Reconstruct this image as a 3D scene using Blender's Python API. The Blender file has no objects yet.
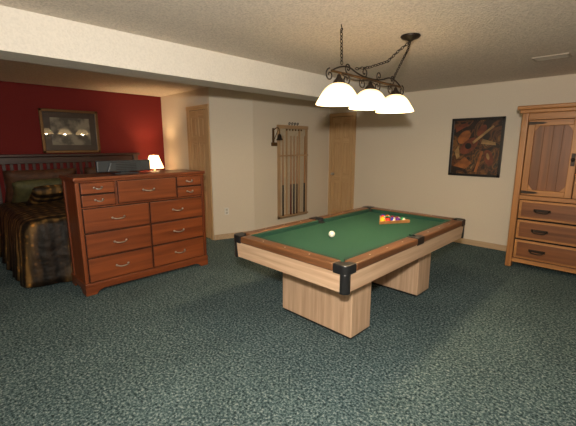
import bpy, bmesh, math, random
from mathutils import Vector, Matrix
random.seed(4)
S=bpy.context.scene
S.view_settings.view_transform='Standard'
pi=math.pi

# ---------------------------------------------------------------- materials
def newmat(name):
    m=bpy.data.materials.new(name); m.use_nodes=True
    nt=m.node_tree; b=nt.nodes['Principled BSDF']
    return m,nt,b
def N(nt,t,**k):
    n=nt.nodes.new(t)
    for a,v in k.items(): setattr(n,a,v)
    return n
def ramp(nt,stops):
    r=N(nt,'ShaderNodeValToRGB'); e=r.color_ramp.elements
    while len(e)<len(stops): e.new(0.5)
    for i,(p,c) in enumerate(stops):
        e[i].position=p; e[i].color=(*c,1)
    return r
def coords(nt,scale=(1,1,1),kind='Object',rot=(0,0,0)):
    tc=N(nt,'ShaderNodeTexCoord'); mp=N(nt,'ShaderNodeMapping')
    mp.inputs['Scale'].default_value=scale; mp.inputs['Rotation'].default_value=rot
    nt.links.new(tc.outputs[kind],mp.inputs['Vector'])
    return mp.outputs['Vector']
def bump(nt,b,src,strength,dist=0.01):
    bp=N(nt,'ShaderNodeBump'); bp.inputs['Strength'].default_value=strength
    bp.inputs['Distance'].default_value=dist
    nt.links.new(src,bp.inputs['Height']); nt.links.new(bp.outputs['Normal'],b.inputs['Normal'])
def plain(name,col,rough=0.5,metal=0,coat=0,noise=0.06,nscale=30):
    m,nt,b=newmat(name)
    v=coords(nt); n=N(nt,'ShaderNodeTexNoise'); n.inputs['Scale'].default_value=nscale
    nt.links.new(v,n.inputs['Vector'])
    r=ramp(nt,[(0.3,tuple(c*(1-noise) for c in col)),(0.7,tuple(min(1,c*(1+noise)) for c in col))])
    nt.links.new(n.outputs['Fac'],r.inputs['Fac']); nt.links.new(r.outputs['Color'],b.inputs['Base Color'])
    b.inputs['Roughness'].default_value=rough; b.inputs['Metallic'].default_value=metal
    b.inputs['Coat Weight'].default_value=coat
    return m
def wood(name,c1,c2,axis='Z',rough=0.4,scale=1.0,coat=0.0):
    m,nt,b=newmat(name)
    s={'X':(1.5,28,28),'Y':(28,1.5,28),'Z':(28,28,1.5)}[axis]
    v=coords(nt,tuple(a*scale for a in s))
    oi=N(nt,'ShaderNodeObjectInfo'); ad=N(nt,'ShaderNodeVectorMath',operation='ADD')
    mu=N(nt,'ShaderNodeMath',operation='MULTIPLY'); mu.inputs[1].default_value=37
    nt.links.new(oi.outputs['Random'],mu.inputs[0]); nt.links.new(v,ad.inputs[0]); nt.links.new(mu.outputs[0],ad.inputs[1])
    n=N(nt,'ShaderNodeTexNoise'); n.inputs['Scale'].default_value=1.0; n.inputs['Detail'].default_value=5; n.inputs['Distortion'].default_value=0.6
    nt.links.new(ad.outputs[0],n.inputs['Vector'])
    r=ramp(nt,[(0.32,c1),(0.68,c2)])
    nt.links.new(n.outputs['Fac'],r.inputs['Fac']); nt.links.new(r.outputs['Color'],b.inputs['Base Color'])
    b.inputs['Roughness'].default_value=rough; b.inputs['Coat Weight'].default_value=coat
    bump(nt,b,n.outputs['Fac'],0.08,0.003)
    return m
def stucco(name,col,nscale,strength,dark=0.8,dist=0.01,rough=0.9,big=0.0):
    m,nt,b=newmat(name)
    v=coords(nt); n=N(nt,'ShaderNodeTexNoise'); n.inputs['Scale'].default_value=nscale; n.inputs['Detail'].default_value=4
    nt.links.new(v,n.inputs['Vector'])
    r=ramp(nt,[(0.35,tuple(c*dark for c in col)),(0.6,col)])
    nt.links.new(n.outputs['Fac'],r.inputs['Fac']); nt.links.new(r.outputs['Color'],b.inputs['Base Color'])
    b.inputs['Roughness'].default_value=rough
    bump(nt,b,n.outputs['Fac'],strength,dist)
    return m

M_wall=stucco('wall_paint_cream',(0.72,0.64,0.52),60,0.12,0.97,0.004)
M_red=stucco('wall_paint_red',(0.165,0.007,0.005),60,0.1,0.9,0.004,0.85)
M_ceil=stucco('popcorn_ceiling',(0.78,0.69,0.59),70,0.8,0.78,0.015)
M_beam=stucco('beam_texture',(0.74,0.70,0.63),70,0.35,0.92,0.01)
# carpet
def carpet():
    m,nt,b=newmat('carpet_teal_speckle')
    v=coords(nt)
    n=N(nt,'ShaderNodeTexNoise'); n.inputs['Scale'].default_value=62; n.inputs['Detail'].default_value=3; n.inputs['Roughness'].default_value=0.7
    n2=N(nt,'ShaderNodeTexNoise'); n2.inputs['Scale'].default_value=1.6; n2.inputs['Detail'].default_value=2
    nt.links.new(v,n.inputs['Vector']); nt.links.new(v,n2.inputs['Vector'])
    r=ramp(nt,[(0.34,(0.012,0.024,0.028)),(0.47,(0.060,0.105,0.115)),(0.55,(0.120,0.180,0.190)),(0.68,(0.32,0.39,0.38))])
    nt.links.new(n.outputs['Fac'],r.inputs['Fac'])
    r2=ramp(nt,[(0.3,(0.88,0.88,0.88)),(0.7,(1.1,1.1,1.1))]); nt.links.new(n2.outputs['Fac'],r2.inputs['Fac'])
    mx=N(nt,'ShaderNodeMixRGB',blend_type='MULTIPLY'); mx.inputs[0].default_value=1
    nt.links.new(r.outputs['Color'],mx.inputs[1]); nt.links.new(r2.outputs['Color'],mx.inputs[2])
    nt.links.new(mx.outputs[0],b.inputs['Base Color']); b.inputs['Roughness'].default_value=1.0
    b.inputs['Specular IOR Level'].default_value=0.1
    bump(nt,b,n.outputs['Fac'],0.8,0.02)
    return m
M_carpet=carpet()
M_doorwood={a:wood('door_oak_'+a,(0.50,0.31,0.15),(0.62,0.42,0.22),a,0.5) for a in 'XYZ'}
M_base=wood('baseboard_oak',(0.46,0.32,0.19),(0.56,0.41,0.26),'X',0.5)
M_oak={a:wood('laminate_oak_'+a,(0.50,0.32,0.20),(0.68,0.48,0.32),a,0.45) for a in 'XYZ'}
M_walnut={a:wood('rail_walnut_'+a,(0.10,0.040,0.016),(0.19,0.080,0.032),a,0.35,1,0.2) for a in 'XYZ'}
M_cherry={a:wood('cherry_'+a,(0.13,0.030,0.009),(0.25,0.064,0.018),a,0.35,0.6,0.2) for a in 'XYZ'}
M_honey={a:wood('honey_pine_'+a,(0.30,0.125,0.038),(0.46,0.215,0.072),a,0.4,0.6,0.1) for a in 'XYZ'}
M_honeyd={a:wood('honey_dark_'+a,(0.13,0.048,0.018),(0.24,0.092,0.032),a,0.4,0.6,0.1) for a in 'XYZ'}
M_darkwood={a:wood('mahogany_'+a,(0.024,0.007,0.005),(0.055,0.014,0.008),a,0.4,1,0.15) for a in 'XYZ'}
M_rackwood={a:wood('rack_oak_'+a,(0.34,0.21,0.11),(0.50,0.33,0.18),a,0.5) for a in 'XYZ'}
M_black=plain('black_plastic',(0.012,0.012,0.013),0.35)
M_hole=plain('pocket_dark',(0.003,0.003,0.003),0.9)
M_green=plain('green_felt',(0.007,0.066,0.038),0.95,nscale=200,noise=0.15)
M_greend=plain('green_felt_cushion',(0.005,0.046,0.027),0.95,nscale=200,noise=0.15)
M_nickel=plain('brushed_nickel',(0.50,0.48,0.45),0.35,1.0)
M_iron=plain('wrought_iron',(0.035,0.026,0.020),0.45,0.7)
M_bronze=plain('bronze',(0.16,0.09,0.04),0.4,0.8)
M_white=plain('white_plastic',(0.75,0.72,0.66),0.4)
M_ivory=plain('ivory_inlay',(0.8,0.75,0.6),0.3)

# ---------------------------------------------------------------- geometry helpers
def link(o,parent=None):
    S.collection.objects.link(o)
    if parent is not None:
        o.parent=parent; o.location=Vector(o.location)-Vector(parent.location)
    return o
def group(name,loc):
    e=bpy.data.objects.new(name,None); e.location=loc; e.empty_display_size=0.1
    S.collection.objects.link(e); return e
def addbevel(o,w,seg=2):
    if w>0:
        md=o.modifiers.new('bevel','BEVEL'); md.width=w; md.segments=seg; md.limit_method='ANGLE'
def box(name,p,x,y,z,mat,bev=0.0,seg=2):
    c=Vector(((x[0]+x[1])/2,(y[0]+y[1])/2,(z[0]+z[1])/2)); bm=bmesh.new()
    bmesh.ops.create_cube(bm,size=1)
    bmesh.ops.scale(bm,vec=(abs(x[1]-x[0]),abs(y[1]-y[0]),abs(z[1]-z[0])),verts=bm.verts)
    me=bpy.data.meshes.new(name); bm.to_mesh(me); bm.free(); me.materials.append(mat)
    o=bpy.data.objects.new(name,me); o.location=c; link(o,p); addbevel(o,bev,seg); return o
def prism(name,p,pts,lo,hi,mat,axis='Z',bev=0.0,smooth=False):
    """extrude polygon. axis Z: pts (x,y); axis Y: pts (x,z); axis X: pts (y,z)"""
    def P(a,b,h):
        return {'Z':(a,b,h),'Y':(a,h,b),'X':(h,a,b)}[axis]
    V=[Vector(P(a,b,lo)) for a,b in pts]+[Vector(P(a,b,hi)) for a,b in pts]
    c=sum(V,Vector())/len(V); n=len(pts)
    bm=bmesh.new(); vs=[bm.verts.new(v-c) for v in V]
    bm.faces.new(vs[:n]); bm.faces.new(vs[n:])
    for i in range(n): bm.faces.new((vs[i],vs[(i+1)%n],vs[n+(i+1)%n],vs[n+i]))
    bmesh.ops.recalc_face_normals(bm,faces=bm.faces)
    me=bpy.data.meshes.new(name); bm.to_mesh(me); bm.free(); me.materials.append(mat)
    o=bpy.data.objects.new(name,me); o.location=c; link(o,p); addbevel(o,bev); return o
def lathe(name,p,prof,loc,mat,seg=40,axis='Z',solid=0,flat=False):
    bm=bmesh.new(); rings=[]
    for r,z in prof:
        if r<1e-6: rings.append([bm.verts.new((0,0,z))])
        else: rings.append([bm.verts.new((r*math.cos(2*pi*i/seg),r*math.sin(2*pi*i/seg),z)) for i in range(seg)])
    for a,b in zip(rings[:-1],rings[1:]):
        for i in range(seg):
            j=(i+1)%seg
            if len(a)==1 and len(b)==1: continue
            if len(a)==1: bm.faces.new((a[0],b[j],b[i]))
            elif len(b)==1: bm.faces.new((a[i],a[j],b[0]))
            else: bm.faces.new((a[i],a[j],b[j],b[i]))
    bmesh.ops.recalc_face_normals(bm,faces=bm.faces)
    if axis=='Y': bmesh.ops.rotate(bm,verts=bm.verts,matrix=Matrix.Rotation(pi/2,3,'X'))
    if axis=='X': bmesh.ops.rotate(bm,verts=bm.verts,matrix=Matrix.Rotation(pi/2,3,'Y'))
    for f in bm.faces: f.smooth=not flat
    me=bpy.data.meshes.new(name); bm.to_mesh(me); bm.free(); me.materials.append(mat)
    o=bpy.data.objects.new(name,me); o.location=loc; link(o,p)
    if solid: 
        md=o.modifiers.new('s','SOLIDIFY'); md.thickness=solid
    return o
def cyl(name,p,r,loc,h,mat,axis='Z',seg=24,r2=None):
    r2=r if r2 is None else r2
    return lathe(name,p,[(0,-h/2),(r,-h/2),(r2,h/2),(0,h/2)],loc,mat,seg,axis,0,True)
def ball(name,p,r,loc,mat,scale=(1,1,1)):
    bm=bmesh.new(); bmesh.ops.create_uvsphere(bm,u_segments=28,v_segments=16,radius=r)
    bmesh.ops.scale(bm,vec=scale,verts=bm.verts)
    for f in bm.faces: f.smooth=True
    me=bpy.data.meshes.new(name); bm.to_mesh(me); bm.free(); me.materials.append(mat)
    o=bpy.data.objects.new(name,me); o.location=loc; return link(o,p)
def tube(name,p,pts,r,mat,smooth=True,cyclic=False):
    c=Vector(pts[0]); cu=bpy.data.curves.new(name,'CURVE'); cu.dimensions='3D'; cu.bevel_depth=r; cu.bevel_resolution=3; cu.use_fill_caps=True
    sp=cu.splines.new('NURBS' if smooth else 'POLY'); sp.points.add(len(pts)-1)
    for i,q in enumerate(pts): sp.points[i].co=(*(Vector(q)-c),1)
    if smooth: sp.order_u=3; sp.use_endpoint_u=True
    sp.use_cyclic_u=cyclic; cu.resolution_u=8; cu.materials.append(mat)
    o=bpy.data.objects.new(name,cu); o.location=c; return link(o,p)
def chain(name,p,pts,mat,R=0.015,r=0.0034,pitch=0.025):
    P=[Vector(q) for q in pts]
    L=[0]
    for a,b in zip(P[:-1],P[1:]): L.append(L[-1]+(b-a).length)
    tot=L[-1]; n=max(2,int(tot/pitch)); bm=bmesh.new()
    for k in range(n):
        s=(k+0.5)*tot/n; i=max(j for j in range(len(L)) if L[j]<=s+1e-9); i=min(i,len(P)-2)
        t=(s-L[i])/(L[i+1]-L[i]); c=P[i].lerp(P[i+1],t)-P[0]; d=(P[i+1]-P[i]).normalized()
        side=d.cross(Vector((0.3,0.9,0.1))).normalized(); up=d.cross(side)
        if k%2: side,up=up,side
        A,B=12,6; ring=[]
        for a in range(A):
            th=2*pi*a/A; rad=side*math.cos(th)*0.65+d*math.sin(th)
            ctr=c+rad*R; rn=rad.normalized(); rr=[]
            for b_ in range(B):
                ph=2*pi*b_/B; rr.append(bm.verts.new(ctr+(rn*math.cos(ph)+up*math.sin(ph))*r))
            ring.append(rr)
        for a in range(A):
            for b_ in range(B):
                bm.faces.new((ring[a][b_],ring[(a+1)%A][b_],ring[(a+1)%A][(b_+1)%B],ring[a][(b_+1)%B]))
    bmesh.ops.recalc_face_normals(bm,faces=bm.faces)
    me=bpy.data.meshes.new(name); bm.to_mesh(me); bm.free(); me.materials.append(mat)
    o=bpy.data.objects.new(name,me); o.location=P[0]; return link(o,p)

# ---------------------------------------------------------------- room
H=2.37
XE,YS=2.4,-1.6
YB=3.10      # bedroom-side wall plane
XC=-4.785    # its outside corner
box('floor',None,(-6.5,XE+.1),(YS-.1,5.84),(-0.1,0),M_carpet)
box('ceiling',None,(-6.5,XE+.1),(YS-.1,5.84),(H,H+0.1),M_ceil)
box('wall_north',None,(-4.68,XE+.1),(5.74,5.84),(0,H),M_wall)
box('wall_cue_side',None,(-4.68,-4.58),(3.78,5.74),(0,H),M_wall)
prism('wall_angled',None,[(XC,YB),(-4.58,3.78),(-4.68,3.80),(XC-.09,YB+.06)],0,H,M_wall)
box('wall_bedroom_side',None,(-6.35,XC),(YB,YB+.1),(0,H),M_wall)
box('wall_west',None,(-6.45,-6.35),(YS,YB+.1),(0,H),M_red)
box('wall_south',None,(-6.45,XE+.1),(YS-.1,YS),(0,H),M_wall)
box('wall_east',None,(XE,XE+.1),(YS,5.74),(0,H),M_wall)
box('ceiling_beam',None,(-3.3,-3.0),(YS,5.74),(2.10,H),M_beam)
# baseboards
box('baseboard_north',None,(-3.90,XE),(5.725,5.74),(0,0.085),M_base,0.003)
box('baseboard_cue_side',None,(-4.58,-4.565),(3.78,5.72),(0,0.085),M_base,0.003)
prism('baseboard_angled',None,[(XC,YB),(-4.58,3.78),(-4.566,3.775),(XC+.014,YB-.005)],0,0.085,M_base)
box('baseboard_bedroom',None,(-6.33,-5.46),(YB-.015,YB),(0,0.085),M_base,0.003)
box('baseboard_west',None,(-6.35,-6.335),(YS,YB-.02),(0,0.085),M_base,0.003)

# ---------------------------------------------------------------- doors (face -Y)
def door(name,x0,x1,y,top,cw=0.06,knob_left=True):
    e=group(name,((x0+x1)/2,y,0))
    box('casing_left',e,(x0,x0+cw),(y-.022,y),(0,top),M_doorwood['Z'],0.004)
    box('casing_right',e,(x1-cw,x1),(y-.022,y),(0,top),M_doorwood['Z'],0.004)
    box('casing_head',e,(x0-.005,x1+.005),(y-.024,y),(top-cw,top+.005),M_doorwood['X'],0.004)
    box('jamb_gap',e,(x0+cw-.001,x1-cw+.001),(y-.004,y),(0,top-cw+.001),M_hole)
    a,b=x0+cw+.007,x1-cw-.007; t=top-cw-.007
    box('slab',e,(a,b),(y-.008,y),(0.012,t),M_doorwood['Z'])
    w=b-a; st=0.085*w/0.6
    def fr(n,xa,xb,za,zb,ax): box(n,e,(xa,xb),(y-.020,y-.005),(za,zb),M_doorwood[ax],0.003)
    mid=(a+b)/2
    fr('stile_1',a,a+st,0.012,t,'Z'); fr('stile_2',b-st,b,0.012,t,'Z')
    fr('mullion',mid-st/2,mid+st/2,0.012,t,'Z')
    zs=[(0.012,0.22),(0.80,0.95),(1.55,1.65),(t-0.11,t)]
    for i,(za,zb) in enumerate(zs):
        fr('rail_%da'%i,a+st,mid-st/2,za,zb,'X'); fr('rail_%db'%i,mid+st/2,b-st,za,zb,'X')
    for (za,zb) in [(0.22,0.80),(0.95,1.55),(1.65,t-0.11)]:
        for xa,xb in [(a+st,mid-st/2),(mid+st/2,b-st)]:
            box('panel',e,(xa+.02,xb-.02),(y-.016,y-.005),(za+.02,zb-.02),M_doorwood['Z'],0.006)
    kx=a+0.05 if knob_left else b-0.05
    cyl('rose',e,0.028,(kx,y-.02,0.95),0.01,M_nickel,'Y')
    cyl('knob_stem',e,0.01,(kx,y-.035,0.95),0.03,M_nickel,'Y')
    ball('knob',e,0.027,(kx,y-.06,0.95),M_nickel,(1,.8,1))
    return e
door('door_1',-4.55,-3.93,5.74,2.12)
door('door_2',-5.44,XC-.015,YB,2.12)

# ---------------------------------------------------------------- pool table
X0,X1,Y0,Y1,ZT=-2.445,-1.24,1.76,3.87,0.75
cx,cy=(X0+X1)/2,(Y0+Y1)/2
T=group('pool_table',(cx,cy,0))
RW=0.105; p_=0.115
box('cloth_bed',T,(X0+.09,X1-.09),(Y0+.09,Y1-.09),(0.685,0.712),M_green)
box('slate_body',T,(X0+.05,X1-.05),(Y0+.05,Y1-.05),(0.575,0.684),M_black)
g=0.055
for n,(xa,xb) in {'l':(X0,X0+RW),'r':(X1-RW,X1)}.items():
    box('rail_%s_1'%n,T,(xa,xb),(Y0+p_,cy-g),(0.695,ZT),M_walnut['Y'],0.012,3)
    box('rail_%s_2'%n,T,(xa,xb),(cy+g,Y1-p_),(0.695,ZT),M_walnut['Y'],0.012,3)
box('rail_near',T,(X0+p_,X1-p_),(Y0,Y0+RW),(0.695,ZT),M_walnut['X'],0.012,3)
box('rail_far',T,(X0+p_,X1-p_),(Y1-RW,Y1),(0.695,ZT),M_walnut['X'],0.012,3)
cwid=0.042
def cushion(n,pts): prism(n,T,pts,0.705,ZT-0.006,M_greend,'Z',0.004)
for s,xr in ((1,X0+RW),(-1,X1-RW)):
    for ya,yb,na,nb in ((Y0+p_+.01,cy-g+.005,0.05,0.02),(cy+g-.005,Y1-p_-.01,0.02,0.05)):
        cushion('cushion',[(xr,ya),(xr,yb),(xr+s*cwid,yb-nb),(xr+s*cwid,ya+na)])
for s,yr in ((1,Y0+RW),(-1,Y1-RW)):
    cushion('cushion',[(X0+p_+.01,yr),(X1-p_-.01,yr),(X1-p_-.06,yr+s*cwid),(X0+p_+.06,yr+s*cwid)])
def corner(ox,oy,sx,sy,n):
    P=0.112; r=0.052; R=0.045; pts=[(0,P)]
    for k in range(7):
        a=pi+ (pi/2)*k/6; pts.append((R+R*math.cos(a),R+R*math.sin(a)))
    pts+= [(P,0),(P,P-r)]
    for k in range(1,9):
        a=1.5*pi-(pi/2)*k/8; pts.append((P+r*math.cos(a),P+r*math.sin(a)))
    q=[(ox+sx*a,oy+sy*b) for a,b in pts]
    prism('corner_cap_%d'%n,T,q,0.69,ZT+.004,M_black,'Z',0.005)
    w=.052; t=.03; R=.04; pts=[(0,w)]
    for k in range(7):
        a=pi+(pi/2)*k/6; pts.append((R+R*math.cos(a),R+R*math.sin(a)))
    pts+=[(w,0),(w,t),(t+.02,t+.02),(t,w)]
    q=[(ox+sx*(a+.004),oy+sy*(b+.004)) for a,b in pts]
    prism('corner_post_%d'%n,T,q,0.555,0.692,M_black,'Z',0.004)
    cyl('pocket_%d'%n,T,0.054,(ox+sx*P,oy+sy*P,0.712),0.012,M_hole)
corner(X0,Y0,1,1,1); corner(X1,Y0,-1,1,2); corner(X0,Y1,1,-1,3); corner(X1,Y1,-1,-1,4)
for n,(ox,s) in enumerate(((X0,1),(X1,-1))):
    pts=[(0,-g-.004),(0,g+.004),(RW,g+.004),(RW,.045)]
    for k in range(1,8):
        a=pi/2+pi*k/8; pts.append((RW+.045*math.cos(a),.045*math.sin(a)))
    pts+=[(RW,-.045),(RW,-g-.004)]
    prism('side_cap_%d'%n,T,[(ox+s*a,cy+b) for a,b in pts],0.69,ZT+.004,M_black,'Z',0.004)
    cyl('side_pocket_%d'%n,T,0.048,(ox+s*(RW+.002),cy,0.712),0.012,M_hole)
for s,x in ((1,X0),(-1,X1)):
    prism('apron_side',T,[(x+s*.008,.695),(x+s*.022,.56),(x+s*.05,.56),(x+s*.05,.695)],Y0+.05,Y1-.05,M_oak['Y'],'Y')
for s,y in ((1,Y0),(-1,Y1)):
    prism('apron_end',T,[(y+s*.008,.695),(y+s*.022,.56),(y+s*.05,.56),(y+s*.05,.695)],X0+.05,X1-.05,M_oak['X'],'X')
for k in range(1,8):
    if k==4: continue
    yy=Y0+.11+(Y1-Y0-.22)*k/8
    for xx in (X0+.05,X1-.05): cyl('sight',T,.006,(xx,yy,ZT),.002,M_ivory,seg=12)
for k in range(1,4):
    xx=X0+.11+(X1-X0-.22)*k/4
    for yy in (Y0+.05,Y1-.05): cyl('sight',T,.006,(xx,yy,ZT),.002,M_ivory,seg=12)
for n,(ya,yb) in enumerate(((2.15,2.42),(3.29,3.56))):
    box('pedestal_%d'%n,T,(-2.22,-1.455),(ya,yb),(0.02,0.576),M_oak['Z'],0.004)
    box('pedestal_foot_%d'%n,T,(-2.21,-1.465),(ya+.01,yb-.01),(0.0,0.02),M_black)

# balls
zc=0.712+0.0286
cols=[(0.75,0.45,0.02),(0.02,0.04,0.35),(0.6,0.02,0.015),(0.10,0.02,0.2),(0.75,0.2,0.02),(0.02,0.2,0.07),(0.25,0.02,0.02),(0.01,0.01,0.01)]
def ballmat(n,c,stripe=False):
    m,nt,b=newmat(n); v=coords(nt)
    if stripe:
        sx=N(nt,'ShaderNodeSeparateXYZ'); nt.links.new(v,sx.inputs[0])
        ab=N(nt,'ShaderNodeMath',operation='ABSOLUTE'); nt.links.new(sx.outputs['X'],ab.inputs[0])
        lt=N(nt,'ShaderNodeMath',operation='LESS_THAN'); lt.inputs[1].default_value=0.015; nt.links.new(ab.outputs[0],lt.inputs[0])
        mx=N(nt,'ShaderNodeMixRGB'); mx.inputs[1].default_value=(.75,.7,.6,1); mx.inputs[2].default_value=(*c,1)
        nt.links.new(lt.outputs[0],mx.inputs[0]); nt.links.new(mx.outputs[0],b.inputs['Base Color'])
    else: b.inputs['Base Color'].default_value=(*c,1)
    b.inputs['Roughness'].default_value=0.12; return m
ay=3.225; RK=group('racked_pool_balls',(cx,ay+.1,0.712)); k=0
order=[0,8,2,4,7,9,10,5,11,3,1,12,6,14,13]
for row in range(5):
    for i in range(row+1):
        x=cx+(i-row/2)*0.0575; y=ay+row*0.0498; q=order[k]
        ball('ball_%d'%(q+1),RK,0.0285,(x,y,zc),ballmat('ball_%d'%(q+1),cols[q%8],q>=8)); k+=1
TR=group('triangle_rack',(cx,ay+.1,0.712))
A=[(cx,ay-.068),(cx+.180,ay+.24),(cx-.180,ay+.24)]
tc_=(cx,ay+.138)
def shr(q,d):
    v=Vector((q[0]-tc_[0],q[1]-tc_[1])); l=v.length; v*= (l-d)/l; return (tc_[0]+v.x,tc_[1]+v.y)
B=[shr(q,.020) for q in A]
for i in range(3):
    j=(i+1)%3
    prism('side_%d'%i,TR,[A[i],A[j],B[j],B[i]],0.7125,0.744,M_honey['X'],'Z',0.003)
ball('cue_ball',None,0.0286,(-1.867,2.41,zc),ballmat('cue_ball_ivory',(0.85,0.8,0.68)))

# ---------------------------------------------------------------- billiard light
L=group('billiard_light',(-1.68,2.63,H))
m,nt,b=newmat('alabaster_glass_glow')
v=coords(nt); n=N(nt,'ShaderNodeTexNoise'); n.inputs['Scale'].default_value=18; n.inputs['Distortion'].default_value=1.0; nt.links.new(v,n.inputs['Vector'])
r=ramp(nt,[(0.3,(1.0,0.56,0.20)),(0.7,(1.0,0.76,0.42))]); nt.links.new(n.outputs['Fac'],r.inputs['Fac'])
b.inputs['Base Color'].default_value=(0.9,0.8,0.6,1); b.inputs['Roughness'].default_value=0.3
nt.links.new(r.outputs['Color'],b.inputs['Emission Color'])
sp=N(nt,'ShaderNodeSeparateXYZ'); nt.links.new(v,sp.inputs[0])
mr=N(nt,'ShaderNodeMapRange'); mr.inputs['From Min'].default_value=-.06; mr.inputs['From Max'].default_value=.075; mr.inputs['To Min'].default_value=4.2; mr.inputs['To Max'].default_value=1.5
nt.links.new(sp.outputs['Z'],mr.inputs['Value']); nt.links.new(mr.outputs[0],b.inputs['Emission Strength'])
M_glow=m
m,nt,b=newmat('bulb_glow'); b.inputs['Emission Color'].default_value=(1,.85,.6,1); b.inputs['Emission Strength'].default_value=12; b.inputs['Base Color'].default_value=(1,1,1,1); M_bulb=m
XL=-1.68
for i,y in enumerate((2.21,2.63,3.05)):
    prof=[(0.030,1.955),(0.048,1.952),(0.074,1.940),(0.100,1.918),(0.122,1.888),(0.140,1.858),(0.156,1.832),(0.166,1.812),(0.168,1.806),(0.164,1.806),(0.152,1.826),(0.136,1.852),(0.118,1.882),(0.096,1.911),(0.070,1.933),(0.045,1.945),(0.028,1.948)]
    lathe('glass_shade_%d'%i,L,[(a,z-1.88) for a,z in prof],(XL,y,1.88),M_glow,48)
    lathe('fitter_%d'%i,L,[(0,.05),(.012,.05),(.018,.03),(.034,.012),(.045,-.006),(.045,-.012),(0,-.012)],(XL,y,1.965),M_iron,24)
    ball('bulb_%d'%i,L,0.028,(XL,y,1.895),M_bulb,(1,1,1.25))
    ld=bpy.data.lights.new('bulb_light_%d'%i,'POINT'); ld.energy=12; ld.color=(1,.76,.46); ld.shadow_soft_size=0.03
    lo=bpy.data.objects.new('bulb_light_%d'%i,ld); lo.location=(XL,y,1.82); link(lo,L)
    tube('stem_%d'%i,L,[(XL,y,1.99),(XL,y,2.03)],0.006,M_iron,False)
tube('main_bar',L,[(XL,2.12,2.03),(XL,3.14,2.03)],0.009,M_bronze,False)
tube('upper_arch',L,[(XL,2.12,2.03),(XL,2.2,2.07),(XL,2.33,2.09),(XL,2.45,2.05),(XL,2.63,2.035),(XL,2.81,2.05),(XL,2.93,2.09),(XL,3.06,2.07),(XL,3.14,2.03)],0.006,M_iron)
def scroll(n,c,R0,turns,dirn,start,flip=1):
    pts=[]
    for k in range(26):
        t=k/25; a=start+dirn*turns*2*pi*t; r_=R0*(1-.8*t)
        pts.append((c[0],c[1]+flip*r_*math.cos(a),c[2]+r_*math.sin(a)))
    tube(n,L,pts,0.005,M_iron)
for i,y in enumerate((2.30,2.52,2.74,2.96)):
    scroll('scroll_%d'%i,(XL,y,1.99),0.05,1.3,1,pi/2,1 if i%2 else -1)
    scroll('scroll_top_%d'%i,(XL,y+.02,2.075),0.04,1.2,-1,-pi/2,-1 if i%2 else 1)
for i,y in enumerate((2.10,3.16)):
    scroll('end_curl_%d'%i,(XL,y,2.0),0.045,1.3,1,pi/2,-1 if i else 1)
for sx in (-1,1):
    tube('side_wire_%d'%sx,L,[(XL,2.21,2.03),(XL+sx*.05,2.42,2.0),(XL,2.63,2.03),(XL+sx*.05,2.84,2.0),(XL,3.05,2.03)],0.004,M_iron)
chain('chain_hook',L,[(-1.70,2.25,H-.03),(XL,2.24,2.09)],M_iron)
tube('hook',L,[(-1.70,2.25,H),(-1.70,2.25,H-.02),(-1.69,2.26,H-.035),(-1.70,2.25,H-.045)],0.004,M_iron)
CX,CY=-1.47,2.86
lathe('canopy',L,[(0,0),(.075,0),(.078,-.008),(.066,-.02),(.03,-.032),(.012,-.045),(0,-.047)],(CX,CY,H),M_iron,32)
chain('chain_canopy',L,[(CX,CY,H-.045),(CX-.02,CY+.01,2.27),(CX-.08,CY+.03,2.19),(XL,3.0,2.09)],M_iron)
tube('cord',L,[(CX,CY,H-.045),(CX-.03,CY+.02,2.26),(CX-.10,CY+.05,2.17),(XL,3.01,2.08)],0.003,M_iron)
chain('chain_swag',L,[(CX,CY,H-.045),(CX-.045,CY-.09,2.25),(-1.56,2.68,2.16),(-1.64,2.55,2.11),(XL,2.42,2.085)],M_iron)

# ---------------------------------------------------------------- cue rack on X=-4.58
wx=-4.58
C=group('cue_rack',(wx,4.69,1.03))
ya,yb,za,zb=4.31,5.07,0.20,1.86
M_rk=M_rackwood
box('stile_1',C,(wx,wx+.035),(ya,ya+.05),(za,zb),M_rk['Z'],.004)
box('stile_2',C,(wx,wx+.035),(yb-.05,yb),(za,zb),M_rk['Z'],.004)
box('rail_top',C,(wx,wx+.04),(ya-.01,yb+.01),(zb-.06,zb),M_rk['Y'],.004)
box('rail_bottom',C,(wx,wx+.035),(ya,yb),(za,za+.06),M_rk['Y'],.004)
box('back_panel',C,(wx+.001,wx+.012),(ya+.05,yb-.05),(za+.06,zb-.06),plain('rack_back_panel',(0.50,0.42,0.30),0.3),0)
box('divider_1',C,(wx,wx+.03),(ya+.20,ya+.23),(za+.06,zb-.06),M_rk['Z'],.003)
box('divider_2',C,(wx,wx+.03),(yb-.23,yb-.20),(za+.06,zb-.06),M_rk['Z'],.003)
box('cue_shelf',C,(wx,wx+.085),(ya+.02,yb-.02),(za+.03,za+.055),M_rk['Y'],.003)
box('cue_clip_rail',C,(wx,wx+.07),(ya+.02,yb-.02),(1.32,1.345),M_rk['Y'],.003)
for k,y in enumerate((4.40,4.60,4.68,4.76,4.96)):
    lathe('cue_%d'%k,C,[(0,0),(.0145,0),(.0145,.02),(.013,.55),(.0125,.56)],(wx+.055,y,za+.056),plain('cue_butt_%d'%k,[(0.02,.01,.01),(.12,.02,.01),(.015,.015,.02),(.08,.03,.01),(.02,.02,.02)][k],.25),16)
    lathe('cue_shaft_%d'%k,C,[(.0125,.56),(.006,1.42),(0,1.425)],(wx+.055,y,za+.056),M_honey['Z'],16)
for k in range(6):
    ball('chalk_peg_%d'%k,C,.016,(wx+.05,4.50+k*.075,1.78),M_bronze)
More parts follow.
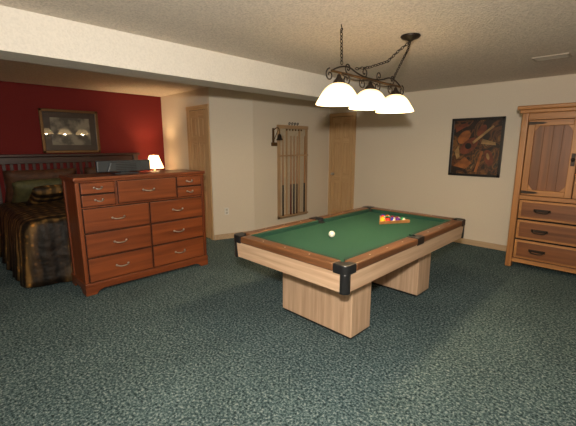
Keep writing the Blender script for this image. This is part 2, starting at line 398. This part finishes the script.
for k in range(4):
    tube('crest_scroll_%d'%k,C,[(wx+.012,4.60+.07*k,zb),(wx+.012,4.58+.07*k,zb+.04),(wx+.012,4.62+.07*k,zb+.055),(wx+.012,4.63+.07*k,zb+.03),(wx+.012,4.61+.07*k,zb+.02)],.006,M_iron)

D=group('dinner_bell',(wx,4.22,1.62))
box('back_plate',D,(wx,wx+.008),(4.195,4.245),(1.50,1.80),M_bronze,.003)
tube('arm',D,[(wx+.008,4.22,1.76),(wx+.10,4.215,1.82),(wx+.17,4.21,1.78),(wx+.17,4.21,1.70)],.008,M_bronze)
tube('brace',D,[(wx+.008,4.22,1.58),(wx+.06,4.217,1.66),(wx+.13,4.213,1.76)],.006,M_bronze)
lathe('bell',D,[(0,.0),(.02,-.005),(.032,-.03),(.038,-.07),(.06,-.10),(.055,-.10),(.033,-.07),(.028,-.03),(0,-.012)],(wx+.17,4.21,1.70),M_iron,24)
ball('clapper',D,.014,(wx+.17,4.21,1.605),M_iron)
box('lower_plate',D,(wx,wx+.05),(4.17,4.27),(1.50,1.56),M_bronze,.006)

d=(Vector((-4.58,3.78,0))-Vector((XC,YB,0))).normalized(); nrm=Vector((d.y,-d.x,0)); cpos=Vector((XC,YB,0))+d*0.22
O=group('wall_outlet',(cpos.x,cpos.y,.42))
def wq(a,h): q=cpos+d*a+nrm*h; return (q.x,q.y)
prism('plate',O,[wq(-.036,0),wq(.036,0),wq(.036,.006),wq(-.036,.006)],.40,.515,M_white,'Z')
for k in (0,1):
    prism('socket_%d'%k,O,[wq(-.016,.005),wq(.016,.005),wq(.016,.009),wq(-.016,.009)],.415+.05*k,.45+.05*k,plain('socket_ivory',(.5,.47,.4)),'Z')

# ---------------------------------------------------------------- abstract painting on north wall
P=group('abstract_painting',(-1.81,5.74,1.48))
xa,xb,za,zb=-2.17,-1.455,1.055,1.905
fw=.035
box('frame_l',P,(xa,xa+fw),(5.705,5.74),(za,zb),M_black,.003); box('frame_r',P,(xb-fw,xb),(5.705,5.74),(za,zb),M_black,.003)
box('frame_t',P,(xa,xb),(5.705,5.74),(zb-fw,zb),M_black,.003); box('frame_b',P,(xa,xb),(5.705,5.74),(za,za+fw),M_black,.003)
m,nt,b=newmat('abstract_canvas')
v=coords(nt,(1,1,1)); n=N(nt,'ShaderNodeTexNoise'); n.inputs['Scale'].default_value=3.6; n.inputs['Detail'].default_value=2; n.inputs['Distortion'].default_value=1.8
nt.links.new(v,n.inputs['Vector'])
r=ramp(nt,[(0.0,(.006,.004,.004)),(0.44,(.015,.008,.005)),(0.48,(.13,.045,.015)),(0.52,(.02,.010,.006)),(0.60,(.20,.085,.022)),(0.66,(.010,.012,.012)),(0.75,(.28,.17,.07))])
nt.links.new(n.outputs['Fac'],r.inputs['Fac']); nt.links.new(r.outputs['Color'],b.inputs['Base Color']); b.inputs['Roughness'].default_value=.45
box('canvas',P,(xa+fw-.003,xb-fw+.003),(5.715,5.735),(za+fw-.003,zb-fw+.003),m)
def blob(n,pts,mat,y=5.713): prism(n,P,pts,y,y+.003,mat,'Y')
Mo=plain('paint_orange',(.26,.085,.02),.5,noise=.5,nscale=9); Mt=plain('paint_tan',(.30,.18,.07),.5,noise=.5,nscale=9); Mr=plain('paint_rust',(.13,.03,.012),.5,noise=.5,nscale=9); Mb=plain('paint_black',(.006,.006,.006),.4)
def ell(cx_,cz_,a,b_,th,n=24): return [(cx_+a*math.cos(t)*math.cos(th)-b_*math.sin(t)*math.sin(th), cz_+a*math.cos(t)*math.sin(th)+b_*math.sin(t)*math.cos(th)) for t in [2*pi*i/n for i in range(n)]]
blob('shape_1',ell(-1.98,1.63,.11,.07,.9),Mo); blob('shape_2',ell(-1.90,1.50,.15,.085,.8),Mr,5.7125)
blob('shape_3',ell(-1.91,1.50,.045,.045,0),Mb,5.711); blob('shape_4',[(-1.86,1.56),(-1.60,1.79),(-1.58,1.77),(-1.84,1.53)],Mt,5.7105)
blob('shape_5',[(-2.10,1.20),(-1.95,1.34),(-1.84,1.25),(-1.93,1.16)],Mo); blob('shape_6',ell(-1.62,1.33,.06,.12,.3),Mr)
blob('shape_7',[(-1.72,1.60),(-1.55,1.55),(-1.54,1.51),(-1.74,1.53)],Mt,5.7115); blob('shape_8',ell(-1.63,1.35,.02,.05,.3),Mt,5.711)
blob('shape_9',[(-2.11,1.78),(-1.95,1.84),(-1.93,1.80),(-2.10,1.70)],Mr); blob('shape_10',[(-2.1,1.42),(-2.05,1.5),(-2.02,1.34),(-2.06,1.30)],Mt,5.712)
blob('shape_11',[(-1.80,1.12),(-1.76,1.12),(-1.70,1.42),(-1.73,1.43)],Mo,5.7115); blob('shape_12',ell(-1.74,1.72,.05,.09,-.5),Mr,5.7125)

# ---------------------------------------------------------------- framed print on red wall
F=group('framed_landscape_print',(-6.35,1.605,1.72))
ya,yb,za,zb=1.21,2.0,1.395,2.04; fw=.04; xw=-6.35
for n,(p0,p1,q0,q1,ax) in {'l':(ya,ya+fw,za,zb,'Z'),'r':(yb-fw,yb,za,zb,'Z'),'t':(ya,yb,zb-fw,zb,'Y'),'b':(ya,yb,za,za+fw,'Y')}.items():
    box('frame_'+n,F,(xw,xw+.035),(p0,p1),(q0,q1),M_bronze,.006)
def glossy(name,c,c2=None):
    m,nt,b=newmat(name); v=coords(nt); n=N(nt,'ShaderNodeTexNoise'); n.inputs['Scale'].default_value=7; n.inputs['Detail'].default_value=4
    nt.links.new(v,n.inputs['Vector']); r=ramp(nt,[(.4,c),(.6,c2 or c)]); nt.links.new(n.outputs['Fac'],r.inputs['Fac'])
    nt.links.new(r.outputs['Color'],b.inputs['Base Color']); b.inputs['Roughness'].default_value=.5
    b.inputs['Coat Weight'].default_value=1; b.inputs['Coat Roughness'].default_value=.02; b.inputs['Coat IOR'].default_value=1.65; return m
box('mat_board',F,(xw,xw+.012),(ya+fw-.002,yb-fw+.002),(za+fw-.002,zb-fw+.002),glossy('mat_brown',(.028,.014,.008),(.038,.020,.012)))
box('print',F,(xw+.012,xw+.0135),(ya+.13,yb-.13),(za+.12,zb-.12),glossy('landscape_paint',(.05,.045,.035),(.22,.20,.15)))

# ---------------------------------------------------------------- dresser
DX0,DX1,DY0,DY1,DZ=-4.33,-3.83,0.95,2.36,1.20
R=group('dresser',((DX0+DX1)/2,(DY0+DY1)/2,0))
ch=M_cherry
box('carcass',R,(DX0+.01,DX1-.015),(DY0+.015,DY1-.015),(0.10,1.16),ch['Z'],.003)
box('top',R,(DX0,DX1+.015),(DY0-.015,DY1+.015),(1.165,1.20),ch['Y'],.008,3)
box('top_mould',R,(DX0,DX1+.003),(DY0,DY1),(1.145,1.166),ch['Y'],.006)
box('base_mould',R,(DX0,DX1+.008),(DY0-.008,DY1+.008),(0.085,0.125),ch['Y'],.008)
def arch_pts(a,b):
    pts=[(a,0),(a,.09),(b,.09),(b,0),(b-.10,0),(b-.12,.03),(b-.17,.05)]
    pts+=[(a+.17,.05),(a+.12,.03),(a+.10,0)]; return pts
prism('bracket_front',R,arch_pts(DY0-.005,DY1+.005),DX1-.02,DX1+.005,ch['Y'],'X')
for y in (DY0-.005,DY1-.015):
    prism('bracket_side',R,arch_pts(DX0,DX1-.021),y,y+.02,ch['X'],'Y')
box('side_panel_frame_f',R,(DX1-.08,DX1-.014),(DY0+.004,DY0+.02),(.125,1.145),ch['Z'],.003)
box('side_panel_frame_b',R,(DX0+.01,DX0+.07),(DY0+.004,DY0+.02),(.125,1.145),ch['Z'],.003)
box('corner_post_l',R,(DX1-.03,DX1-.002),(DY0,DY0+.035),(.125,1.145),ch['Z'],.006)
box('corner_post_r',R,(DX1-.03,DX1-.002),(DY1-.035,DY1),(.125,1.145),ch['Z'],.006)
def pull(y,z,x,w=.10):
    tube('pull',R,[(x,y-w/2,z+.004),(x+.022,y-w/2+.004,z+.002),(x+.030,y-w/4,z-.006),(x+.032,y,z-.008),(x+.030,y+w/4,z-.006),(x+.022,y+w/2-.004,z+.002),(x,y+w/2,z+.004)],.0065,M_nickel)
    for s in (-1,1): ball('pull_rosette',R,.012,(x+.003,y+s*w/2,z+.004),M_nickel,(.6,1,1))
def drawer(y0,y1,z0,z1,proud=0,pw=.10):
    x=DX1+proud
    box('drawer_gap',R,(DX1-.02,x-.008),(y0-.006,y1+.006),(z0-.006,z1+.006),M_hole)
    box('drawer_front',R,(DX1-.02,x+.006),(y0,y1),(z0,z1),ch['Y'],.007,3)
    pull((y0+y1)/2,(z0+z1)/2,x+.005,pw)
a,b=DY0+.045,DY1-.045; mid=(a+b)/2
for z0,z1 in ((.135,.375),(.393,.633),(.651,.885)):
    drawer(a,mid-.012,z0,z1,0,.12); drawer(mid+.012,b,z0,z1,0,.12)
c0,c1=1.335,1.975
box('centre_box',R,(DX1-.02,DX1+.006),(c0-.016,c1+.016),(.898,1.166),ch['Y'],.004)
drawer(c0,c1,.918,1.145,.016,.12)
for z0,z1 in ((.912,1.022),(1.036,1.143)):
    drawer(a,c0-.03,z0,z1,0,.07); drawer(c1+.03,b,z0,z1,0,.07)

V=group('television',(-4.12,1.53,1.20))
M_tv=plain('tv_shell',(.030,.040,.050),.35)
box('housing',V,(-4.13,-4.085),(1.235,1.815),(1.222,1.345),M_tv,.012,3)
prism('rear_bulge',V,[(1.33,1.225),(1.72,1.225),(1.68,1.325),(1.37,1.325)],-4.09,-4.055,M_tv,'X',.008)
box('stand_base',V,(-4.2,-4.03),(1.40,1.65),(1.20,1.212),M_tv,.004)
box('stand_neck',V,(-4.125,-4.09),(1.48,1.57),(1.21,1.235),M_tv,.002)
box('screen',V,(-4.1335,-4.13),(1.25,1.80),(1.235,1.335),M_hole)
for k in range(4): box('vent_%d'%k,V,(-4.056,-4.053),(1.42,1.64),(1.245+k*.018,1.251+k*.018),M_hole)

# ---------------------------------------------------------------- bed
BX0,BX1,BY0,BY1,BZ=-6.22,-4.42,0.62,2.50,0.72
Bd=group('bed',((BX0+BX1)/2,(BY0+BY1)/2,0))
dw=M_darkwood
hy0,hy1=.52,2.57
box('head_post_1',Bd,(-6.33,-6.25),(hy0,hy0+.08),(0,1.38),dw['Z'],.008); box('head_post_2',Bd,(-6.33,-6.25),(hy1-.08,hy1),(0,1.38),dw['Z'],.008)
box('head_cap',Bd,(-6.335,-6.235),(hy0-.03,hy1+.03),(1.345,1.385),dw['Y'],.008)
box('head_rail_upper',Bd,(-6.31,-6.27),(hy0+.08,hy1-.08),(1.25,1.34),dw['Y'],.004)
box('head_rail_lower',Bd,(-6.31,-6.27),(hy0+.08,hy1-.08),(.55,.68),dw['Y'],.004)
ns=22
for k in range(ns):
    y=hy0+.11+(hy1-hy0-.22)*k/(ns-1); box('slat_%d'%k,Bd,(-6.30,-6.28),(y-.02,y+.02),(.68,1.25),dw['Z'],.002)
box('mattress',Bd,(BX0,BX1),(BY0+.04,BY1-.04),(.28,BZ-.03),plain('mattress_ticking',(.3,.27,.2),.9),.05,4)
box('side_rail_1',Bd,(-6.25,-4.44),(BY0+.045,BY0+.075),(.14,.28),dw['X'],.004)
box('side_rail_2',Bd,(-6.25,-4.44),(BY1-.075,BY1-.045),(.14,.28),dw['X'],.004)
for i,(x,y) in enumerate(((-4.5,.7),(-4.5,2.42))): box('foot_leg_%d'%i,Bd,(x-.03,x+.03),(y-.03,y+.03),(0,.28),dw['Z'])
m,nt,b=newmat('comforter_brown_gold')
v=coords(nt)
w1=N(nt,'ShaderNodeTexWave'); w1.bands_direction='X'; w1.inputs['Scale'].default_value=3.0; w1.inputs['Distortion'].default_value=2.5; w1.inputs['Detail'].default_value=2
w2=N(nt,'ShaderNodeTexWave'); w2.bands_direction='Y'; w2.inputs['Scale'].default_value=3.0; w2.inputs['Distortion'].default_value=2.5; w2.inputs['Detail'].default_value=2
nn=N(nt,'ShaderNodeTexVoronoi'); nn.inputs['Scale'].default_value=14
for q in (w1,w2,nn): nt.links.new(v,q.inputs['Vector'])
r1=ramp(nt,[(.2,(.014,.008,.004)),(.6,(.050,.028,.010)),(.9,(.17,.10,.035))]); r2=ramp(nt,[(.2,(.45,.45,.45)),(.8,(1.4,1.3,1.1))]); r3=ramp(nt,[(.12,(2.4,2.0,1.3)),(.30,(.85,.85,.85))])
nt.links.new(w1.outputs['Fac'],r1.inputs['Fac']); nt.links.new(w2.outputs['Fac'],r2.inputs['Fac']); nt.links.new(nn.outputs['Distance'],r3.inputs['Fac'])
mx=N(nt,'ShaderNodeMixRGB',blend_type='MULTIPLY'); mx.inputs[0].default_value=1; nt.links.new(r1.outputs[0],mx.inputs[1]); nt.links.new(r2.outputs[0],mx.inputs[2])
mx2=N(nt,'ShaderNodeMixRGB',blend_type='MULTIPLY'); mx2.inputs[0].default_value=1; nt.links.new(mx.outputs[0],mx2.inputs[1]); nt.links.new(r3.outputs[0],mx2.inputs[2])
nt.links.new(mx2.outputs[0],b.inputs['Base Color']); b.inputs['Roughness'].default_value=.6; b.inputs['Specular IOR Level'].default_value=.35
nz=N(nt,'ShaderNodeTexNoise'); nz.inputs['Scale'].default_value=7; nt.links.new(v,nz.inputs['Vector']); bump(nt,b,nz.outputs['Fac'],.6,.05)
M_spread=m
def cover():
    bm=bmesh.new()
    per=[]
    def seg(p,q,nrm,n):
        for i in range(n):
            t=i/n; per.append((p[0]+(q[0]-p[0])*t,p[1]+(q[1]-p[1])*t,nrm[0],nrm[1]))
    rc=.16
    x0,x1,y0,y1=BX0+.03,BX1-.0,BY0,BY1
    seg((x0,y0),(x1-rc,y0),(0,-1),60)
    for i in range(12):
        a=-pi/2+(pi/2)*i/12; per.append((x1-rc+rc*math.cos(a),y0+rc+rc*math.sin(a),math.cos(a),math.sin(a)))
    seg((x1,y0+rc),(x1,y1-rc),(1,0),60)
    for i in range(12):
        a=(pi/2)*i/12; per.append((x1-rc+rc*math.cos(a),y1-rc+rc*math.sin(a),math.cos(a),math.sin(a)))
    seg((x1-rc,y1),(x0,y1),(0,1),60); per.append((x0,y1,0,1))
    cxm,cym=x0,(y0+y1)/2
    rows=[]
    for t in (0.0,.2,.4,.6,.8,.9):
        row=[]
        for i,(x,y,nx,ny) in enumerate(per):
            px=cxm+(x-cxm)*t if t>0 else cxm; py=cym+(y-cym)*t
            sx=cxm+(x-cxm)*(0.35+.65*t) ; 
            z=BZ+.05*(1-t**4)+.014*math.sin(9*px+1)*math.cos(11*py)
            row.append((sx,py,z))
        rows.append(row)
    for k,(off,z) in enumerate(((-.01,BZ-.008),(.025,BZ-.04),(.05,BZ-.12),(.062,.45),(.07,.32),(.08,.20),(.09,.10),(.095,.03))):
        row=[]; f=max(0,(k-1)/6)
        for i,(x,y,nx,ny) in enumerate(per):
            w=f*(.032*math.sin(i*.42)+.018*math.sin(i*.97+1))
            row.append((x+nx*(off*.55+w*.6),y+ny*(off*.9+w*.8),z+.004*math.sin(i*.8)))
        rows.append(row)
    vs=[[bm.verts.new(q) for q in r_] for r_ in rows]
    for a,b_ in zip(vs[:-1],vs[1:]):
        for i in range(len(a)-1): bm.faces.new((a[i],a[i+1],b_[i+1],b_[i]))
    bmesh.ops.recalc_face_normals(bm,faces=bm.faces)
    for f in bm.faces: f.smooth=True
    c=Vector(((BX0+BX1)/2,(BY0+BY1)/2,.35))
    bmesh.ops.translate(bm,verts=bm.verts,vec=-c)
    me=bpy.data.meshes.new('comforter'); bm.to_mesh(me); bm.free(); me.materials.append(M_spread)
    o=bpy.data.objects.new('comforter',me); o.location=c; link(o,Bd)
    md=o.modifiers.new('s','SOLIDIFY'); md.thickness=.012; md.offset=1
cover()
def pillow(n,loc,sz,rot,mat):
    bm=bmesh.new(); G=14
    for s in (1,-1):
        g_=[[bm.verts.new((u,v_,s*(max(0,(1-u**4)*(1-v_**4))**.5)*(1))) for v_ in [-1+2*j/G for j in range(G+1)]] for u in [-1+2*i/G for i in range(G+1)]]
        for i in range(G):
            for j in range(G): bm.faces.new((g_[i][j],g_[i+1][j],g_[i+1][j+1],g_[i][j+1]))
    bmesh.ops.remove_doubles(bm,verts=bm.verts,dist=1e-4)
    bmesh.ops.recalc_face_normals(bm,faces=bm.faces)
    for v_ in bm.verts:
        e=1+.07*(abs(v_.co.x*v_.co.y))
        v_.co.x*=e; v_.co.y*=e
    bmesh.ops.scale(bm,vec=(sz[0]/2,sz[1]/2,sz[2]/2),verts=bm.verts)
    for f in bm.faces: f.smooth=True
    me=bpy.data.meshes.new(n); bm.to_mesh(me); bm.free(); me.materials.append(mat)
    o=bpy.data.objects.new(n,me); o.location=loc; o.rotation_euler=rot; link(o,Bd)
M_pil=plain('pillow_olive',(.085,.080,.030),.7,noise=.3,nscale=12); M_pil2=plain('pillow_brown',(.080,.032,.014),.7,noise=.3,nscale=12)
for i,y in enumerate((1.08,2.04)):
    pillow('sham_%d'%i,(-6.03,y,.95),(.50,.80,.20),(0,math.radians(-62),0),M_pil2)
    pillow('pillow_%d'%i,(-5.78,y,.89),(.44,.72,.20),(0,math.radians(-42),0),M_pil)
pillow('throw_cushion',(-5.48,1.05,.87),(.36,.42,.16),(0,math.radians(-36),.15),M_spread)

# ---------------------------------------------------------------- nightstand + lamp
Ns=group('nightstand',(-6.08,2.85,0))
box('body',Ns,(-6.29,-5.88),(2.66,3.05),(.10,.66),dw['Z'],.004); box('top',Ns,(-6.31,-5.86),(2.64,3.07),(.66,.69),dw['Y'],.006)
for i,z in enumerate((.14,.40)):
    box('drawer_%d'%i,Ns,(-5.885,-5.87),(2.69,3.02),(z,z+.23),dw['Y'],.004); ball('knob_%d'%i,Ns,.014,(-5.855,2.85,z+.115),M_nickel)
for i,(x,y) in enumerate(((-6.27,2.68),(-6.27,3.03),(-5.90,2.68),(-5.90,3.03))): box('leg_%d'%i,Ns,(x-.02,x+.02),(y-.02,y+.02),(0,.10),dw['Z'])
TL=group('table_lamp',(-6.05,2.76,.69))
lathe('lamp_base',TL,[(0,0),(.07,0),(.075,.012),(.04,.03),(.022,.06),(.05,.13),(.065,.20),(.05,.27),(.02,.33),(.012,.36),(.012,.42),(0,.42)],(-6.05,2.76,.69),M_bronze,32)
m,nt,b=newmat('lampshade_glow'); b.inputs['Base Color'].default_value=(.9,.8,.6,1); b.inputs['Emission Color'].default_value=(1,.66,.30,1); b.inputs['Emission Strength'].default_value=4.2
lathe('lamp_shade',TL,[(.155,0),(.075,.22),(.072,.22),(.151,0)],(-6.05,2.76,1.12),m,40)
tube('harp',TL,[(-6.05,2.76,1.10),(-6.05,2.71,1.18),(-6.05,2.76,1.34)],.003,M_bronze)
ball('finial',TL,.01,(-6.05,2.76,1.352),M_bronze)
ld=bpy.data.lights.new('lamp_bulb','POINT'); ld.energy=34; ld.color=(1,.66,.34); ld.shadow_soft_size=.03
lo=bpy.data.objects.new('lamp_bulb',ld); lo.location=(-6.05,2.76,1.24); link(lo,TL)

# ---------------------------------------------------------------- armoire
AX0,AX1,AY0,AY1=-1.11,0.03,5.02,5.70
Ar=group('armoire',((AX0+AX1)/2,(AY0+AY1)/2,0)); hp=M_honey; hd=M_honeyd
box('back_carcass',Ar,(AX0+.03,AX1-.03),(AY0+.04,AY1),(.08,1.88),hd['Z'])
for n,x in (('l',AX0),('r',AX1-.07)):
    box('post_'+n,Ar,(x,x+.07),(AY0,AY0+.08),(0,1.90),hp['Z'],.012,3)
    box('back_leg_'+n,Ar,(x,x+.07),(AY1-.07,AY1-.001),(0,.08),hp['Z'],.006)
box('cornice_1',Ar,(AX0-.02,AX1+.02),(AY0-.03,AY1),(1.875,1.915),hp['X'],.008)
box('cornice_2',Ar,(AX0-.045,AX1+.045),(AY0-.06,AY1+.01),(1.915,1.96),hp['X'],.012,3)
box('rail_bottom',Ar,(AX0+.07,AX1-.07),(AY0+.01,AY0+.05),(.07,.12),hp['X'],.004)
box('rail_mid',Ar,(AX0+.07,AX1-.07),(AY0+.005,AY0+.05),(.865,.915),hp['X'],.004)
box('rail_top',Ar,(AX0+.07,AX1-.07),(AY0+.01,AY0+.05),(1.80,1.875),hp['X'],.004)
fa,fb=AX0+.078,AX1-.078; fm=(fa+fb)/2
box('reveal_shadow',Ar,(fa-.006,fb+.006),(AY0+.03,AY0+.042),(.122,1.80),M_hole)
for i,(z0,z1) in enumerate(((.13,.36),(.38,.61),(.63,.855))):
    box('drawer_frame_%d'%i,Ar,(fa,fb),(AY0+.010,AY0+.05),(z0,z1),hp['X'],.006)
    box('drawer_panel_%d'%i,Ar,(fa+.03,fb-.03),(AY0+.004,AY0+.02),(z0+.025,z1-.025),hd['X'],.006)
    for x in (fa+.24,fb-.24):
        zc_=(z0+z1)/2
        box('handle_plate',Ar,(x-.085,x+.085),(AY0-.001,AY0+.006),(zc_-.014,zc_+.018),M_iron,.004)
        tube('bail',Ar,[(x-.07,AY0,zc_+.008),(x-.07,AY0-.022,zc_-.004),(x-.05,AY0-.028,zc_-.022),(x+.05,AY0-.028,zc_-.022),(x+.07,AY0-.022,zc_-.004),(x+.07,AY0,zc_+.008)],.007,M_iron)
for k,(xa,xb) in enumerate(((fa,fm-.004),(fm+.004,fb))):
    z0,z1=.92,1.795; s=.065; y=AY0
    box('door%d_stile_l'%k,Ar,(xa,xa+s),(y+.006,y+.04),(z0,z1),hp['Z'],.005); box('door%d_stile_r'%k,Ar,(xb-s,xb),(y+.006,y+.04),(z0,z1),hp['Z'],.005)
    box('door%d_rail_t'%k,Ar,(xa+s,xb-s),(y+.008,y+.04),(z1-s,z1),hp['X'],.005); box('door%d_rail_b'%k,Ar,(xa+s,xb-s),(y+.008,y+.04),(z0,z0+s),hp['X'],.005)
    npl=4; w=(xb-xa-2*s)/npl
    for j in range(npl):
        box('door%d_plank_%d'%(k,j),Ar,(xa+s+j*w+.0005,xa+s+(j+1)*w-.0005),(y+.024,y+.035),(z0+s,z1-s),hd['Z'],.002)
    for (gx,dx) in ((xa+s,1),(xb-s,-1)):
        for (gz,dz) in ((z0+s,1),(z1-s,-1)):
            prism('gusset',Ar,[(gx,gz),(gx+dx*.05,gz),(gx,gz+dz*.065)],y+.012,y+.026,hp['X'],'Y',.002)
    hx=xa if k==0 else xb
    dx=1 if k==0 else -1
    for z in (z0+.035,z1-.035):
        prism('strap',Ar,[(hx,z-.018),(hx+dx*.14,z-.012),(hx+dx*.18,z),(hx+dx*.14,z+.012),(hx,z+.018)],y+.001,y+.008,M_iron,'Y')
    kx=xb-.03 if k==0 else xa+.03
    box('door%d_knobplate'%k,Ar,(kx-.018,kx+.018),(y+.001,y+.007),(1.28,1.42),M_iron,.004)
    ball('door%d_knob'%k,Ar,.02,(kx,y-.015,1.35),M_iron)

# ---------------------------------------------------------------- ceiling vent
Vt=group('ceiling_vent',(-.80,4.5,H))
M_vent=plain('vent_enamel',(.42,.37,.30),.5)
vx,vy=-.80,4.50
box('flange_1',Vt,(vx-.15,vx+.15),(vy-.095,vy-.075),(H-.012,H),M_vent,.003); box('flange_2',Vt,(vx-.15,vx+.15),(vy+.075,vy+.095),(H-.012,H),M_vent,.003)
box('flange_3',Vt,(vx-.15,vx-.13),(vy-.075,vy+.075),(H-.012,H),M_vent,.003); box('flange_4',Vt,(vx+.13,vx+.15),(vy-.075,vy+.075),(H-.012,H),M_vent,.003)
box('duct_dark',Vt,(vx-.13,vx+.13),(vy-.075,vy+.075),(H-.003,H),M_hole)
for k in range(6): box('louver_%d'%k,Vt,(vx-.13,vx+.13),(vy-.068+k*.025,vy-.056+k*.025),(H-.011,H-.003),M_vent)

# ---------------------------------------------------------------- unseen uplight on a stand, added behind the camera to brighten the ceiling
FL=group('added_fill_uplight',(0.9,-.9,0))
lathe('pole_and_base',FL,[(0,0),(.15,0),(.15,.02),(.02,.04),(.013,.06),(.013,1.70),(0,1.70)],(0.9,-.9,0),M_iron,32)
lathe('bowl',FL,[(0,0),(.06,.01),(.13,.05),(.17,.10),(.166,.10),(.126,.056),(.055,.018),(0,.01)],(0.9,-.9,1.69),M_bronze,40)
ld=bpy.data.lights.new('added_fill_area','AREA'); ld.shape='DISK'; ld.size=.24; ld.energy=60; ld.color=(1,.84,.66)
lo=bpy.data.objects.new('added_fill_area',ld); lo.location=(0.9,-.9,1.80); lo.rotation_euler=(pi,0,0); link(lo,FL)

# ---------------------------------------------------------------- lights behind camera
def area(name,loc,target,size,e,col):
    ld=bpy.data.lights.new(name,'AREA'); ld.shape='DISK'; ld.size=size; ld.energy=e; ld.color=col
    o=bpy.data.objects.new(name,ld); o.location=loc
    o.rotation_euler=(Vector(target)-Vector(loc)).to_track_quat('-Z','Y').to_euler(); S.collection.objects.link(o)
area('camera_flash',(0.05,-.08,1.80),(-2.6,3.1,1.8),0.12,108,(1,.92,.81))
w=bpy.data.worlds.new('world'); S.world=w; w.use_nodes=True
w.node_tree.nodes['Background'].inputs[0].default_value=(.05,.045,.04,1)

# ---------------------------------------------------------------- camera
cd=bpy.data.cameras.new('camera'); cd.sensor_width=36; cd.lens=355/576*36; cd.clip_start=.01
co=bpy.data.objects.new('camera',cd); co.location=(0,0,1.5); co.rotation_euler=(math.radians(90-10.69),0,math.radians(45))
S.collection.objects.link(co); S.camera=co
